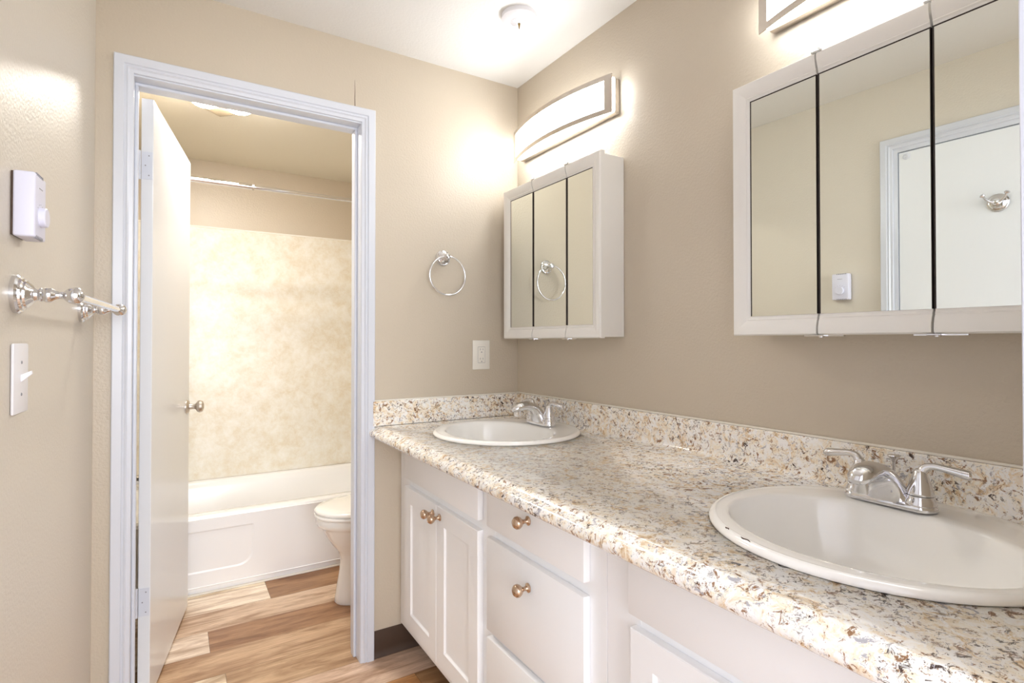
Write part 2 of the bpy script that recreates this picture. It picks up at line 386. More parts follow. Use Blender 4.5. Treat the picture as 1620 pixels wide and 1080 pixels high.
# ------------------------------------------------------------------ entry door on the left wall (seen in the mirror)
d2 = sroot('door_2', (LX, 0, 0), LRZ)
def tolocal(bm):      # casing_frame makes an opening in the xz plane facing -y: turn it to face +x, x -> -y
    for v in bm.verts: x, yy, z = v.co; v.co = (-yy, -x, z)
b_ = nb(); casing_frame(b_, -ly(EY0) - 0.045, -ly(EY1) + 0.045, 2.092, 0.047); tolocal(b_); obj('casing', b_, 'trim', d2, ang=20)
b_ = nb()
for a, c in ((ly(EY0), ly(EY0) - 0.018), (ly(EY1) + 0.018, ly(EY1))): box(b_, -0.12, 0.001, a, c, 0, EZ - 0.018)
box(b_, -0.12, 0.001, ly(EY1), ly(EY0), EZ - 0.018, EZ); obj('jamb', b_, 'trim', d2)
b_ = nb(); box(b_, -0.040, -0.004, ly(EY1) + 0.021, ly(EY0) - 0.021, 0.01, EZ - 0.021, 0.0015, 1)
lf2 = obj('door_leaf', b_, 'doorgrain', d2)
b_ = nb(); lathe(b_, [(0.031, 0), (0.031, 0.003), (0.026, 0.009), (0.013, 0.012), (0.011, 0.03), (0.014, 0.036), (0.024, 0.042), (0.0275, 0.052), (0.024, 0.062), (0.012, 0.067), (0.001, 0.068)], (-0.004, ly(EY1) + 0.085, 0.93), (1, 0, 0))
obj('door_knob', b_, 'nickel', lf2)
b_ = nb(); lathe(b_, [(0.013, 0), (0.013, 0.003), (0.009, 0.005), (0.004, 0.005), (0.003, 0.004)], (-0.004, ly(-0.968), 2.004), (1, 0, 0), 20); obj('door_bumper', b_, 'trim', lf2)
# doorway to the next room
d3 = sroot('door_3')
b_ = nb()
box(b_, JX, JX + 0.018, FY - 0.116, FY + 0.001, 0, DT, 0.001, 1); box(b_, JL - 0.018, JL, FY - 0.116, FY + 0.001, 0, DT, 0.001, 1); box(b_, JL - 0.018, JX + 0.018, FY - 0.116, FY + 0.001, DT, DT + 0.018, 0.001, 1)
obj('jamb', b_, 'trim', d3)
b_ = nb(); casing_frame(b_, JL - 0.055, JX + 0.055, DT + 0.06, 0.05, FY - 0.115, 1); obj('casing', b_, 'trim', d3, ang=20)

# ------------------------------------------------------------------ vanity cabinets
XF, XD = -0.544, -0.563
def raised_slab(bm, y0, y1, z0, z1, x0=XF, x1=XD):
    """slab front with a small eased edge"""
    box(bm, x1, x0 - 0.0005, y1, y0, z0, z1, 0.0025, 2)
def shaker(bm, y0, y1, z0, z1, w=0.058):
    """five-piece door: frame with a recessed panel and a bevelled inner lip"""
    t = bmesh.new()
    ya, yb = min(y0, y1), max(y0, y1)
    def ring(m_, x): return [t.verts.new((x, ya + m_, z0 + m_)), t.verts.new((x, yb - m_, z0 + m_)), t.verts.new((x, yb - m_, z1 - m_)), t.verts.new((x, ya + m_, z1 - m_))]
    R = [ring(0, XF - 0.0005), ring(0, XD + 0.002), ring(0.002, XD), ring(w, XD), ring(w + 0.004, XD + 0.006), ring(w + 0.006, XD + 0.007)]
    for a, c in zip(R, R[1:]):
        for i in range(4): t.faces.new((a[i], a[(i + 1) % 4], c[(i + 1) % 4], c[i]))
    t.faces.new(R[-1]); t.faces.new(R[0][::-1])
    me = bpy.data.meshes.new('t'); t.to_mesh(me); t.free(); bm.from_mesh(me); bpy.data.meshes.remove(me)
def knob_bm(y, z):
    b2 = nb()
    lathe(b2, [(0.0115, 0), (0.0115, 0.002), (0.0085, 0.004), (0.0055, 0.008), (0.0050, 0.014), (0.0075, 0.019), (0.0125, 0.024), (0.0155, 0.030), (0.0150, 0.036), (0.0105, 0.0415), (0.005, 0.0435), (0.001, 0.044)], (XD, y, z), (-1, 0, 0), 28)
    return b2
def carcass(y0, y1, rails, stiles):
    b2 = nb(); ya, yb = min(y0, y1), max(y0, y1)
    box(b2, XF + 0.019, -0.004, yb - 0.016, yb, 0.11, 0.842); box(b2, XF + 0.019, -0.004, ya, ya + 0.016, 0.11, 0.842)
    box(b2, XF + 0.019, -0.004, ya, yb, 0.115, 0.131); box(b2, -0.012, -0.004, ya, yb, 0.11, 0.842)
    for s0, s1 in stiles: box(b2, XF, XF + 0.019, s0, s1, 0.11, 0.842, 0.0006, 1)
    for z0, z1 in rails: box(b2, XF + 0.0004, XF + 0.0186, ya + 0.01, yb - 0.01, z0, z1)
    return b2
v1 = thing('vanity_cabinet', 'pale grey vanity base cabinet with two shaker doors beside a stack of drawers', 'cabinet')
obj('body', carcass(-0.003, -1.203, [(0.11, 0.165), (0.655, 0.705), (0.385, 0.42), (0.80, 0.842)], [(-0.115, -0.003), (-0.745, -0.655), (-1.203, -1.13), (-0.40, -0.37)]), 'cab', v1, ang=30)
b_ = nb(); box(b_, XF + 0.075, XF + 0.085, -1.203, -0.003, 0.001, 0.112); obj('toe_kick', b_, 'base', v1)
b_ = nb(); raised_slab(b_, -0.094, -0.675, 0.696, 0.838); obj('false_front', b_, 'cab', v1)
for y0, y1, ky in ((-0.094, -0.3835, -0.357), (-0.3865, -0.675, -0.413)):
    b_ = nb(); shaker(b_, y0, y1, 0.146, 0.667); dd = obj('door', b_, 'cab', v1, ang=25); obj('knob', knob_bm(ky, 0.634), 'bronze', dd)
for z0, z1, kz in ((0.696, 0.838, 0.770), (0.412, 0.667, 0.606), (0.146, 0.392, 0.33)):
    b_ = nb(); raised_slab(b_, -0.727, -1.151, z0, z1); dd = obj('drawer', b_, 'cab', v1); obj('knob', knob_bm(-0.938, kz), 'bronze', dd)
v2 = thing('vanity_cabinet', 'pale grey painted sink base cabinet at the near end, under the nearer sink', 'cabinet')
obj('body', carcass(-1.2045, -1.879, [(0.11, 0.165), (0.655, 0.705), (0.80, 0.842)], [(-1.30, -1.2045), (-1.879, -1.85), (-1.60, -1.54)]), 'cab', v2, ang=30)
b_ = nb(); box(b_, XF + 0.075, XF + 0.085, -1.879, -1.204, 0.001, 0.112); obj('toe_kick', b_, 'base', v2)
b_ = nb(); raised_slab(b_, -1.284, -1.862, 0.690, 0.838, XF, XD); obj('false_front', b_, 'cab', v2)
for y0, y1, ky in ((-1.289, -1.572, -1.546), (-1.576, -1.862, -1.60)):
    b_ = nb(); shaker(b_, y0, y1, 0.146, 0.666); dd = obj('door', b_, 'cab', v2, ang=25); obj('knob', knob_bm(ky, 0.57), 'bronze', dd)

# ------------------------------------------------------------------ worktop with cut-outs
SX, SR = -0.290, 0.262
SY = (-0.385, -1.590)
prof = [(-0.0005, 0.846), (-0.0005, 0.980), (-0.004, 0.982), (-0.016, 0.982), (-0.019, 0.979), (-0.0195, 0.905), (-0.022, 0.895), (-0.028, 0.888), (-0.037, 0.885),
        (-0.637, 0.885), (-0.644, 0.8858), (-0.6485, 0.8845), (-0.6525, 0.880), (-0.657, 0.8770), (-0.663, 0.8758), (-0.669, 0.8735), (-0.674, 0.868), (-0.676, 0.860), (-0.6735, 0.852), (-0.667, 0.847), (-0.655, 0.845), (-0.635, 0.845), (-0.635, 0.8455)]
b_ = nb(); prism(b_, prof, 'y', -1.880, -0.001)
ct = obj('worktop_raw', b_, 'granite', ang=40)
dg = None
b_ = nb()
for sy in SY: lathe(b_, [(SR - 0.02, 0.6), (SR - 0.02, 1.0)], (SX, sy, 0), (0, 0, 1), 64)
cut = obj('cut', b_, 'granite')
md = ct.modifiers.new('b', 'BOOLEAN'); md.operation = 'DIFFERENCE'; md.object = cut; md.solver = 'EXACT'
bpy.context.view_layer.update()
dg = bpy.context.evaluated_depsgraph_get()
me = bpy.data.meshes.new_from_object(ct.evaluated_get(dg))
COL.objects.unlink(cut); bpy.data.objects.remove(cut); COL.objects.unlink(ct); bpy.data.objects.remove(ct)
me.name = 'worktop'
wt = bpy.data.objects.new('worktop', me); COL.objects.link(wt)
wroot = thing('countertop', 'cream and brown granite-look laminate worktop running the length of the right wall', 'countertop')
wt.parent = wroot
b_ = nb(); box(b_, -0.660, -0.020, -0.0195, -0.001, 0.8855, 0.980, 0.0015, 1); obj('end_splash', b_, 'granite', wroot)
b_ = nb(); box(b_, -0.640, -0.030, -0.0200, -0.0193, 0.8852, 0.8865); obj('seam', b_, 'dark', wroot)
b_ = nb()
box(b_, -0.661, -0.005, -0.010, -0.0005, 0.9795, 0.9845, 0.0015, 1); box(b_, -0.010, -0.0005, -1.880, -0.005, 0.9815, 0.9865, 0.0015, 1)
obj('caulk', b_, 'caulk', wroot)

# ------------------------------------------------------------------ oval sinks
def sink_mesh():
    N = 72; rings = []
    # u: 0 outer rim .. 1 bowl mouth ; (cx, rx, ry, z)
    O = (0.0, SR, SR); I = (-0.033, 0.178, 0.222)
    def ell(cx, rx, ry, z, p=2.0):
        return [(cx + rx * math.cos(2 * PI * i / N), ry * math.sin(2 * PI * i / N), z) for i in range(N)]
    def mix(t, z): return ell(O[0] * (1 - t) + I[0] * t, O[1] * (1 - t) + I[1] * t, O[2] * (1 - t) + I[2] * t, z)
    for sh, z in ((-0.030, 0.0006), (0.0, 0.0006), (0.0012, 0.003), (0.0006, 0.0065), (-0.002, 0.0095), (-0.006, 0.0118), (-0.011, 0.0125)):
        rings.append(ell(0, SR + sh, SR + sh, z))
    for t, z in ((0.22, 0.0122), (0.30, 0.0112), (0.36, 0.0112), (0.80, 0.0100), (0.90, 0.0090), (0.97, 0.0065)): rings.append(mix(t, z))
    cx, rx, ry = I
    for q, z in ((1.0, 0.002), (0.985, -0.006), (0.965, -0.020), (0.94, -0.045), (0.90, -0.075), (0.82, -0.103), (0.68, -0.123), (0.48, -0.135), (0.25, -0.141), (0.12, -0.143)):
        rings.append(ell(cx, rx * q, ry * q, z))
    under = [ell(cx, rx * q, ry * q, z) for q, z in ((0.14, -0.152), (0.5, -0.146), (0.72, -0.134), (0.88, -0.112), (0.96, -0.080), (1.0, -0.045), (1.0, -0.012))]
    under.append(ell(0, SR - 0.030, SR - 0.030, -0.004))
    b2 = nb(); loft(b2, rings + under + [rings[0]], False, False)
    bmesh.ops.remove_doubles(b2, verts=b2.verts[:], dist=1e-6)
    return b2
def make_sink():
    t = thing('sink', 'round white drop-in sink at the far end of the worktop, rim unchipped', 'sink', (SX, SY[0], 0.885), 0, 'drop-in sinks in the worktop')
    obj('basin', sink_mesh(), 'porc', t, ang=60)
    b2 = nb(); lathe(b2, [(0.030, 0), (0.030, 0.002), (0.024, 0.003), (0.021, -0.001), (0.001, -0.001)], (-0.033, 0, -0.1425), (0, 0, 1), 32, False, False); obj('drain', b2, 'chrome', t)
    return t
s1 = make_sink()
s2 = copy_tree(s1); s2.location = (SX, SY[1], 0.885); s2['label'] = 'large round white drop-in sink with chipped rim at the near end of the worktop'
for a, z in ((math.radians(163), 0.0085), (math.radians(180), 0.0085)):
    pass
def chip(a0, a1, r, w):
    b2 = nb(); n_ = 7; top = []; bot = []
    for i in range(n_):
        t_ = i / (n_ - 1); a = a0 + (a1 - a0) * t_; rr = r + 0.0012 * math.sin(t_ * 7); ww = w * math.sin(PI * (0.08 + 0.84 * t_))
        top.append((rr - ww, a)); bot.append((rr + ww, a))
    P = [(q * math.cos(a), q * math.sin(a)) for q, a in top + bot[::-1]]
    prism(b2, P, 'z', 0.0116, 0.0132); return b2
obj('rim_chip', chip(math.radians(150.5), math.radians(153), 0.2545, 0.0012), 'chip', s2, smooth=False)
obj('rim_chip', chip(math.radians(161), math.radians(166), 0.2545, 0.0009), 'chip', s2, smooth=False)

# ------------------------------------------------------------------ faucets (local -x points over the basin)
def stadium(L, Wd, z, n=12, cx=0):
    r = Wd / 2; P = []
    for i in range(n + 1): a = -PI / 2 + PI * i / n; P.append((cx + r * math.sin(a) * 1.0, L / 2 - r + r * math.cos(a), z))
    for i in range(n + 1): a = PI / 2 + PI * i / n; P.append((cx + r * math.sin(a), -(L / 2 - r) + r * math.cos(a), z))
    return P
def make_faucet():
    t = thing('faucet', 'chrome two-handle faucet on the farther sink by the bathroom door wall', 'faucet', (-0.118, -0.352, 0.8965), 0, 'chrome two-handle faucets')
    b2 = nb()
    loft(b2, [stadium(0.160, 0.054, 0), stadium(0.161, 0.055, 0.002), stadium(0.161, 0.055, 0.007), stadium(0.157, 0.051, 0.011), stadium(0.150, 0.044, 0.014)])
    for s in (-1, 1):
        lathe(b2, [(0.0262, 0.004), (0.0262, 0.014), (0.0245, 0.020), (0.0225, 0.023), (0.0225, 0.0275)], (0, s * 0.0525, 0), (0, 0, 1), 36)
    obj('base_plate', b2, 'chrome', t, ang=40)
    # spout: broad foot that flows into an arched spout with a domed end
    def sect(cx, cz, tx, tz, hy, hn, n=28, pw=2.0):
        tx_, tz_ = tx / math.hypot(tx, tz), tz / math.hypot(tx, tz); nx, nz_ = -tz_, tx_
        out = []
        for i in range(n):
            a = 2 * PI * i / n; c, s_ = math.cos(a), math.sin(a)
            c = math.copysign(abs(c) ** (2 / pw), c); s_ = math.copysign(abs(s_) ** (2 / pw), s_)
            out.append((cx + nx * hn * s_, hy * c, cz + nz_ * hn * s_))
        return out
    secs = [  # cx, cz, tx, tz, half width y, half thickness, squareness
        (-0.002, 0.009, 0, 1, 0.047, 0.025, 3.0), (-0.004, 0.018, -0.1, 1, 0.041, 0.0235, 2.8), (-0.009, 0.031, -0.3, 1, 0.034, 0.0215, 2.6),
        (-0.017, 0.045, -0.6, 1, 0.0285, 0.0195, 2.4), (-0.030, 0.0585, -1, 0.9, 0.0255, 0.0175, 2.3), (-0.048, 0.068, -1, 0.42, 0.0240, 0.0160, 2.2),
        (-0.068, 0.0725, -1, 0.10, 0.0235, 0.0155, 2.1), (-0.087, 0.0722, -1, -0.15, 0.0235, 0.0158, 2.0), (-0.102, 0.0690, -1, -0.40, 0.0228, 0.0158, 2.0),
        (-0.114, 0.0635, -1, -0.8, 0.0200, 0.0140, 2.0), (-0.1215, 0.0570, -0.7, -1, 0.0150, 0.0100, 2.0), (-0.1245, 0.0530, -0.5, -1, 0.007, 0.004, 2.0)]
    b2 = nb(); loft(b2, [sect(*q[:6], pw=q[6]) for q in secs])
    sp = obj('spout', b2, 'chrome', t, ang=70)
    b2 = nb(); lathe(b2, [(0.0128, 0), (0.0128, 0.025), (0.0115, 0.0255), (0.0110, 0.022)], (-0.106, 0, 0.061), (0, 0, -1), 24, True, True)
    obj('aerator', b2, 'chrome', sp)
    for s in (-1, 1):
        b2 = nb()
        lathe(b2, [(0.0215, 0.0285), (0.0215, 0.0335), (0.0205, 0.038), (0.0178, 0.048), (0.0145, 0.058), (0.0118, 0.066), (0.0100, 0.072), (0.0065, 0.076), (0.001, 0.077)], (0, s * 0.0525, 0), (0, 0, 1), 32)
        # lever
        pts = [(0, 0.0, 0.060, 0.0085, 0.0085), (0.001, 0.003, 0.072, 0.0085, 0.0085), (0.003, 0.010, 0.0805, 0.0082, 0.0072), (0.005, 0.022, 0.0835, 0.0088, 0.0064), (0.007, 0.038, 0.0815, 0.0090, 0.0068), (0.009, 0.054, 0.0788, 0.0096, 0.0078), (0.011, 0.066, 0.0765, 0.0100, 0.0086), (0.0113, 0.0715, 0.0760, 0.0098, 0.0084), (0.0115, 0.0725, 0.0760, 0.0085, 0.0070)]
        pp = smooth_path([(p[0], p[1], p[2]) for p in pts], 3); rr = smooth_path([(p[3], p[4], 0) for p in pts], 3)
        rings = []
        for i, p in enumerate(pp):
            tn = (pp[min(i + 1, len(pp) - 1)] - pp[max(i - 1, 0)]).normalized()
            side = Vector((1, 0, 0)); side = (side - tn * side.dot(tn)).normalized(); nn = tn.cross(side)
            rings.append([Vector((p.x, s * (0.0525 + p.y), p.z)) + Vector((v.x, s * v.y, v.z)) for v in [side * rr[i].x * math.cos(2 * PI * j / 18) + nn * rr[i].y * math.sin(2 * PI * j / 18) for j in range(18)]])
        loft(b2, rings)
        obj('handle', b2, 'chrome', t, ang=60)
    b2 = nb(); lathe(b2, [(0.0028, 0.008), (0.0028, 0.076), (0.0045, 0.080), (0.0095, 0.086), (0.0108, 0.0885), (0.0100, 0.0905), (0.001, 0.0915)], (0.020, 0, 0), (0, 0, 1), 16)
    obj('lift_rod', b2, 'chrome', t)
    return t
f1 = make_faucet()
f2 = copy_tree(f1); f2.location = (-0.118, -1.540, 0.8965); f2['label'] = 'chrome two-handle faucet on the nearer sink at the near end of the worktop'

# ------------------------------------------------------------------ mirrored medicine cabinets
def med_cabinet(y0, splits, y1, z0, z1, label):
    yc = (y0 + y1) / 2
    t = thing('medicine_cabinet', label, 'cabinet', (0, yc, z0), 0, 'mirrored medicine cabinets')
    H = z1 - z0; XB = -0.090; XM = -0.1135
    L = lambda y: y - yc
    b2 = nb(); box(b2, XB, -0.001, L(y1) + 0.004, L(y0) - 0.004, 0.004, H - 0.008, 0.0015, 1); obj('body', b2, 'medcab', t)
    edges = [y0] + list(splits) + [y1]
    g = 0.0022; fwid = 0.047
    # moulding section from outer edge inwards: (distance in, x)
    sec = [(0.0, XB - 0.0015), (0.0, XM + 0.006), (0.003, XM + 0.001), (0.008, XM), (0.018, XM + 0.0005), (0.030, XM + 0.0035), (0.036, XM + 0.0065), (0.0385, XM + 0.0055), (0.042, XM + 0.008), (fwid, XM + 0.0095), (fwid, XB - 0.0015)]
    for i in range(3):
        a, c = L(edges[i]) - (g if i else 0), L(edges[i + 1]) + (g if i < 2 else 0)
        first, last = i == 0, i == 2
        b2 = nb()
        def corner(d, x, left, top):
            yy = (a - d) if left else (c + d); 
            return (x, yy, (H - d) if top else d)
        if first:   # C-shaped frame: top, left, bottom
            rings = [[(x, c, H - d) for d, x in sec], [(x, a - d, H - d) for d, x in sec], [(x, a - d, d) for d, x in sec], [(x, c, d) for d, x in sec]]
            loft(b2, rings)
        elif last:
            rings = [[(x, a, H - d) for d, x in sec], [(x, c + d, H - d) for d, x in sec], [(x, c + d, d) for d, x in sec], [(x, a, d) for d, x in sec]]
            loft(b2, rings)
        else:
            loft(b2, [[(x, a, H - d) for d, x in sec], [(x, c, H - d) for d, x in sec]])
            loft(b2, [[(x, a, d) for d, x in sec], [(x, c, d) for d, x in sec]])
        box(b2, XM + 0.0128, XB - 0.002, c + 0.0008, a - 0.0008, 0.006, H - 0.006)
        dd = obj('mirror_door', b2, 'medcab', t, ang=18)
        ma, mc = (a - fwid + 0.001 if first else a), (c + fwid - 0.001 if last else c)
        b2 = nb(); box(b2, XM + 0.0085, XM + 0.0125, mc, ma, fwid - 0.0005, H - fwid + 0.0005); obj('mirror', b2, 'mirror', dd, smooth=False)
        b2 = nb()
        if not last: box(b2, XB - 0.001, XM + 0.006, c - 0.0006, c + 0.0006, fwid, H - fwid)
        if not first: box(b2, XB - 0.001, XM + 0.006, a - 0.0006, a + 0.0006, fwid, H - fwid)
        box(b2, XM + 0.0078, XM + 0.0086, mc, ma, H - fwid - 0.0018, H - fwid + 0.0005)
        if first: box(b2, XM + 0.0078, XM + 0.0086, ma - 0.0022, ma, fwid, H - fwid)
        obj('mirror_edge', b2, 'dark', dd, smooth=False)
        if first and i == 0 and y0 < -1:
            pass
    for sp in splits:
        for zz, s in ((H, 1), (0, -1)):
            b2 = nb()
            k_ = 1.0 if s < 0 else 1.6
            box(b2, XM + 0.002, XM + 0.020, L(sp) - 0.013, L(sp) + 0.011, zz - 0.0005 * s, zz + 0.0030 * s * k_, 0.0008, 1)
            lathe(b2, [(0.0060, -0.0005), (0.0056, 0.0025 * k_), (0.0035, 0.0038 * k_), (0.001, 0.004 * k_)], (XM + 0.010, L(sp) - 0.005, zz + 0.003 * s * k_), (0, 0, s), 14)
            if s < 0: box(b2, XM + 0.012, XM + 0.020, L(sp) - 0.050, L(sp) + 0.035, -0.0030, -0.0005)
            obj('pivot_clip', b2, 'chrome', t)
    return t
mc1 = med_cabinet(-0.066, (-0.282, -0.498), -0.686, 1.221, 1.846, 'cream white three-door mirrored cabinet above the farther sink, reflecting the towel ring')
mc2 = med_cabinet(-1.188, (-1.399, -1.612), -1.826, 1.2245, 1.845, 'large cream white three-door mirrored cabinet above the nearer sink, reflecting the entry door')

# ------------------------------------------------------------------ vanity light bars
def vanity_light(yc, label):
    t = thing('vanity_light', label, 'light fixture', (0, yc, 1.995), 0, 'bowed vanity light bars')
    hl = 0.313; H = 0.120
    b2 = nb(); box(b2, -0.026, -0.001, -hl + 0.012, hl - 0.012, 0, H, 0.003, 2); obj('back_box', b2, 'nickel', t)
    def bow(yy, e): return -0.048 - 0.050 * (1 - (yy / hl) ** 2) + e
    N = 28
    ys = [-hl + 0.010 + (2 * hl - 0.020) * i / N for i in range(N + 1)]
    P = [(-0.0262, ys[0])] + [(bow(yy, 0.004), yy) for yy in ys] + [(-0.0262, ys[-1])]
    b2 = nb(); prism(b2, P, 'z', 0.006, H - 0.006); obj('diffuser', b2, 'van', t, ang=30)
    b2 = nb(); prism(b2, P, 'z', H - 0.0055, H - 0.001); obj('top_cover', b2, 'vantop', t, ang=30)
    # bowed front frame with a window
    b2 = nb(); ys = [-hl + 2 * hl * i / N for i in range(N + 1)]; bar = 0.028; tb = 0.017; th = 0.003
    def strip(ya, yb, z0, z1, k):
        rings = []
        for i in range(k + 1):
            yy = ya + (yb - ya) * i / k; x = bow(yy, 0)
            rings.append([(x, yy, z0), (x - th, yy, z0), (x - th, yy, z1), (x, yy, z1)])
        loft(b2, rings)
    strip(-hl, hl, H - tb + 0.004, H + 0.004, N); strip(-hl, hl, -0.008, tb - 0.008, N)
    strip(-hl, -hl + bar, tb - 0.008, H - tb + 0.004, 3); strip(hl - bar, hl, tb - 0.008, H - tb + 0.004, 3)
    obj('front_frame', b2, 'nickel', t, ang=30)
    return t
vanity_light(-0.362, 'lit bowed vanity light with nickel frame above the farther medicine cabinet')
vanity_light(-1.535, 'lit bowed vanity light with nickel frame above the nearer medicine cabinet')

# ------------------------------------------------------------------ towel ring on the door wall
def rosette(bm, org, ax, k=1.0):
    lathe(bm, [(0.0315 * k, 0), (0.0315 * k, 0.005 * k), (0.029 * k, 0.0075 * k), (0.0265 * k, 0.008 * k), (0.0255 * k, 0.011 * k), (0.0225 * k, 0.0125 * k), (0.0215 * k, 0.0155 * k), (0.0185 * k, 0.0175 * k), (0.0155 * k, 0.0205 * k), (0.012 * k, 0.024 * k), (0.0095 * k, 0.029 * k)], org, ax, 36)
tr = thing('towel_ring', 'chrome towel ring hanging on the wall between doorway and medicine cabinet', 'towel ring', (-0.366, 0, 1.553))
b_ = nb(); rosette(b_, (0, 0, 0), (0, -1, 0))
lathe(b_, [(0.0095, 0.028), (0.0085, 0.033), (0.012, 0.038), (0.0135, 0.044), (0.0125, 0.050), (0.008, 0.0545), (0.001, 0.056)], (0, 0, 0), (0, -1, 0), 28)
obj('rosette', b_, 'chrome', tr, ang=30)
b_ = nb(); tube(b_, [(0.002 + 0.0785 * math.sin(2 * PI * i / 60), -0.045, -0.0765 + 0.0785 * math.cos(2 * PI * i / 60)) for i in range(60)], 0.0037, 12, True)
obj('ring', b_, 'chrome', tr, ang=180)

# ------------------------------------------------------------------ outlet on the door wall
ol = thing('electrical_outlet', 'white double wall outlet below the farther medicine cabinet', 'outlet', (-0.187, 0, 1.152))
b_ = nb(); box(b_, -0.0415, 0.0415, -0.006, -0.0005, -0.0625, 0.0625, 0.003, 2); obj('cover_plate', b_, 'ivory', ol)
b_ = nb(); box(b_, -0.0165, 0.0165, -0.0078, -0.0058, -0.0335, 0.0335, 0.001, 1); rc = obj('receptacle', b_, 'ivory', ol)
for zc in (0.020, -0.020):
    b_ = nb()
    for xx in (-0.0062, 0.0062): box(b_, xx - 0.001, xx + 0.001, -0.0082, -0.0077, zc, zc + 0.0075)
    lathe(b_, [(0.0026, 0), (0.0026, 0.0005)], (0, -0.0077, zc - 0.008), (0, -1, 0), 12)
    obj('socket_slots', b_, 'grey', rc)
b_ = nb()
for xa, xb, za, zb in ((-0.0175, 0.0175, 0.0335, 0.0345), (-0.0175, 0.0175, -0.0345, -0.0335), (-0.0175, -0.0165, -0.034, 0.034), (0.0165, 0.0175, -0.034, 0.034)): box(b_, xa, xb, -0.0064, -0.0059, za, zb)
obj('gap_line', b_, 'grey', ol)

# ------------------------------------------------------------------ smoke alarm / sprinkler rose on the ceiling
sm = thing('smoke_detector', 'round white ceiling detector with a ribbed centre and small brass tip', 'smoke detector', (-0.287, -0.464, HC))
b_ = nb(); lathe(b_, [(0.062, 0), (0.062, 0.014), (0.058, 0.016), (0.050, 0.020), (0.038, 0.0235), (0.034, 0.0215), (0.032, 0.0225)], (0, 0, 0), (0, 0, -1), 48); obj('housing', b_, 'plastic', sm, ang=30)
b_ = nb(); lathe(b_, [(0.032, 0.022), (0.027, 0.0255), (0.006, 0.0275), (0.001, 0.0275)], (0, 0, 0), (0, 0, -1), 48, False)
for i in range(20):
    a = 2 * PI * i / 20; c, s_ = math.cos(a), math.sin(a)
    tube(b_, [(0.010 * c, 0.010 * s_, -0.0278), (0.028 * c, 0.028 * s_, -0.0262)], 0.0013, 6)
obj('grille', b_, 'plastic', sm)
b_ = nb(); lathe(b_, [(0.0045, 0.026), (0.0045, 0.030), (0.0030, 0.034), (0.0018, 0.044), (0.0008, 0.047)], (0, 0, 0), (0, 0, -1), 14); obj('brass_tip', b_, 'brass', sm)

# ------------------------------------------------------------------ things on the left wall (local x out, y along, z up)
def on_left(name, label, cat, yw, z): 
    p = onleft(yw); return thing(name, label, cat, (p[0], p[1], z), LRZ)
th = on_left('thermostat', 'white wall thermostat with round dial above the chrome towel bar', 'thermostat', -0.715, 1.462)
b_ = nb(); box(b_, 0.003, 0.035, -0.036, 0.036, -0.060, 0.060, 0.004, 3); obj('cover', b_, 'stat', th)
b_ = nb(); box(b_, 0.0005, 0.004, -0.034, 0.034, -0.058, 0.058); obj('back_plate', b_, 'base', th)
b_ = nb(); lathe(b_, [(0.0185, 0), (0.0180, 0.009), (0.0165, 0.0105), (0.001, 0.0108)], (0.0348, 0.001, -0.018), (1, 0, 0), 36); obj('dial', b_, 'stat', th, ang=30)
for z0, z1 in ((-0.0605, -0.055), (0.055, 0.0605)):
    b_ = nb()
    for k in range(6):
        yy = -0.026 + k * 0.0075; box(b_, 0.031, 0.0354, yy, yy + 0.0028, z0, z1)
    obj('vent_slots', b_, 'grey', th)
b_ = nb(); box(b_, 0.0349, 0.0353, -0.010, 0.012, 0.0345, 0.0362); obj('printed_line', b_, 'grey', th)
b_ = nb()
for a in range(5):
    an = math.radians(40 + a * 25); box(b_, 0.0349, 0.0352, 0.001 + 0.024 * math.cos(an) - 0.0008, 0.001 + 0.024 * math.cos(an) + 0.0008, -0.018 + 0.024 * math.sin(an) - 0.001, -0.018 + 0.024 * math.sin(an) + 0.001)
obj('printed_marks', b_, 'grey', th)
sw = on_left('light_switch', 'white single toggle light switch below the chrome towel bar', 'light switch', -0.700, 1.141)
b_ = nb(); box(b_, 0.0005, 0.006, -0.043, 0.043, -0.0655, 0.0655, 0.003, 2); obj('cover_plate', b_, 'plastic', sw)
b_ = nb(); loft(b_, [[(0.005, -0.0045, -0.008), (0.005, 0.0045, -0.008), (0.005, 0.0045, 0.006), (0.005, -0.0045, 0.006)], [(0.022, -0.0035, 0.008), (0.022, 0.0035, 0.008), (0.021, 0.0035, 0.014), (0.021, -0.0035, 0.014)]]); obj('toggle', b_, 'plastic', sw)
for zz in (0.030, -0.030):
    b_ = nb(); lathe(b_, [(0.0032, 0), (0.0026, 0.001)], (0.006, 0, zz), (1, 0, 0), 12); obj('screw', b_, 'grey', sw)
tb_ = on_left('towel_bar', 'chrome towel bar with turned posts on the left wall', 'towel bar', -0.720, 1.298)
blen = 0.545
for yy in (0.0, blen):
    b_ = nb()
    lathe(b_, [(0.036, 0), (0.036, 0.007), (0.033, 0.010), (0.0305, 0.0105), (0.0295, 0.014), (0.0262, 0.016), (0.0252, 0.0195), (0.0215, 0.022), (0.0175, 0.026), (0.0125, 0.029), (0.0105, 0.033), (0.0105, 0.035),
               (0.0130, 0.037), (0.0130, 0.039), (0.0115, 0.041), (0.0140, 0.045), (0.0145, 0.050), (0.0125, 0.055), (0.0085, 0.060), (0.0068, 0.066), (0.0075, 0.072), (0.0100, 0.074), (0.0150, 0.080), (0.0168, 0.088), (0.0150, 0.096), (0.0100, 0.1015), (0.001, 0.1045)], (0, yy, 0), (1, 0, 0), 36)
    obj('post', b_, 'chrome', tb_, ang=30)
b_ = nb(); tube(b_, [(0.088, 0.008, 0), (0.088, blen - 0.008, 0)], 0.0082, 20); obj('bar', b_, 'chrome', tb_)
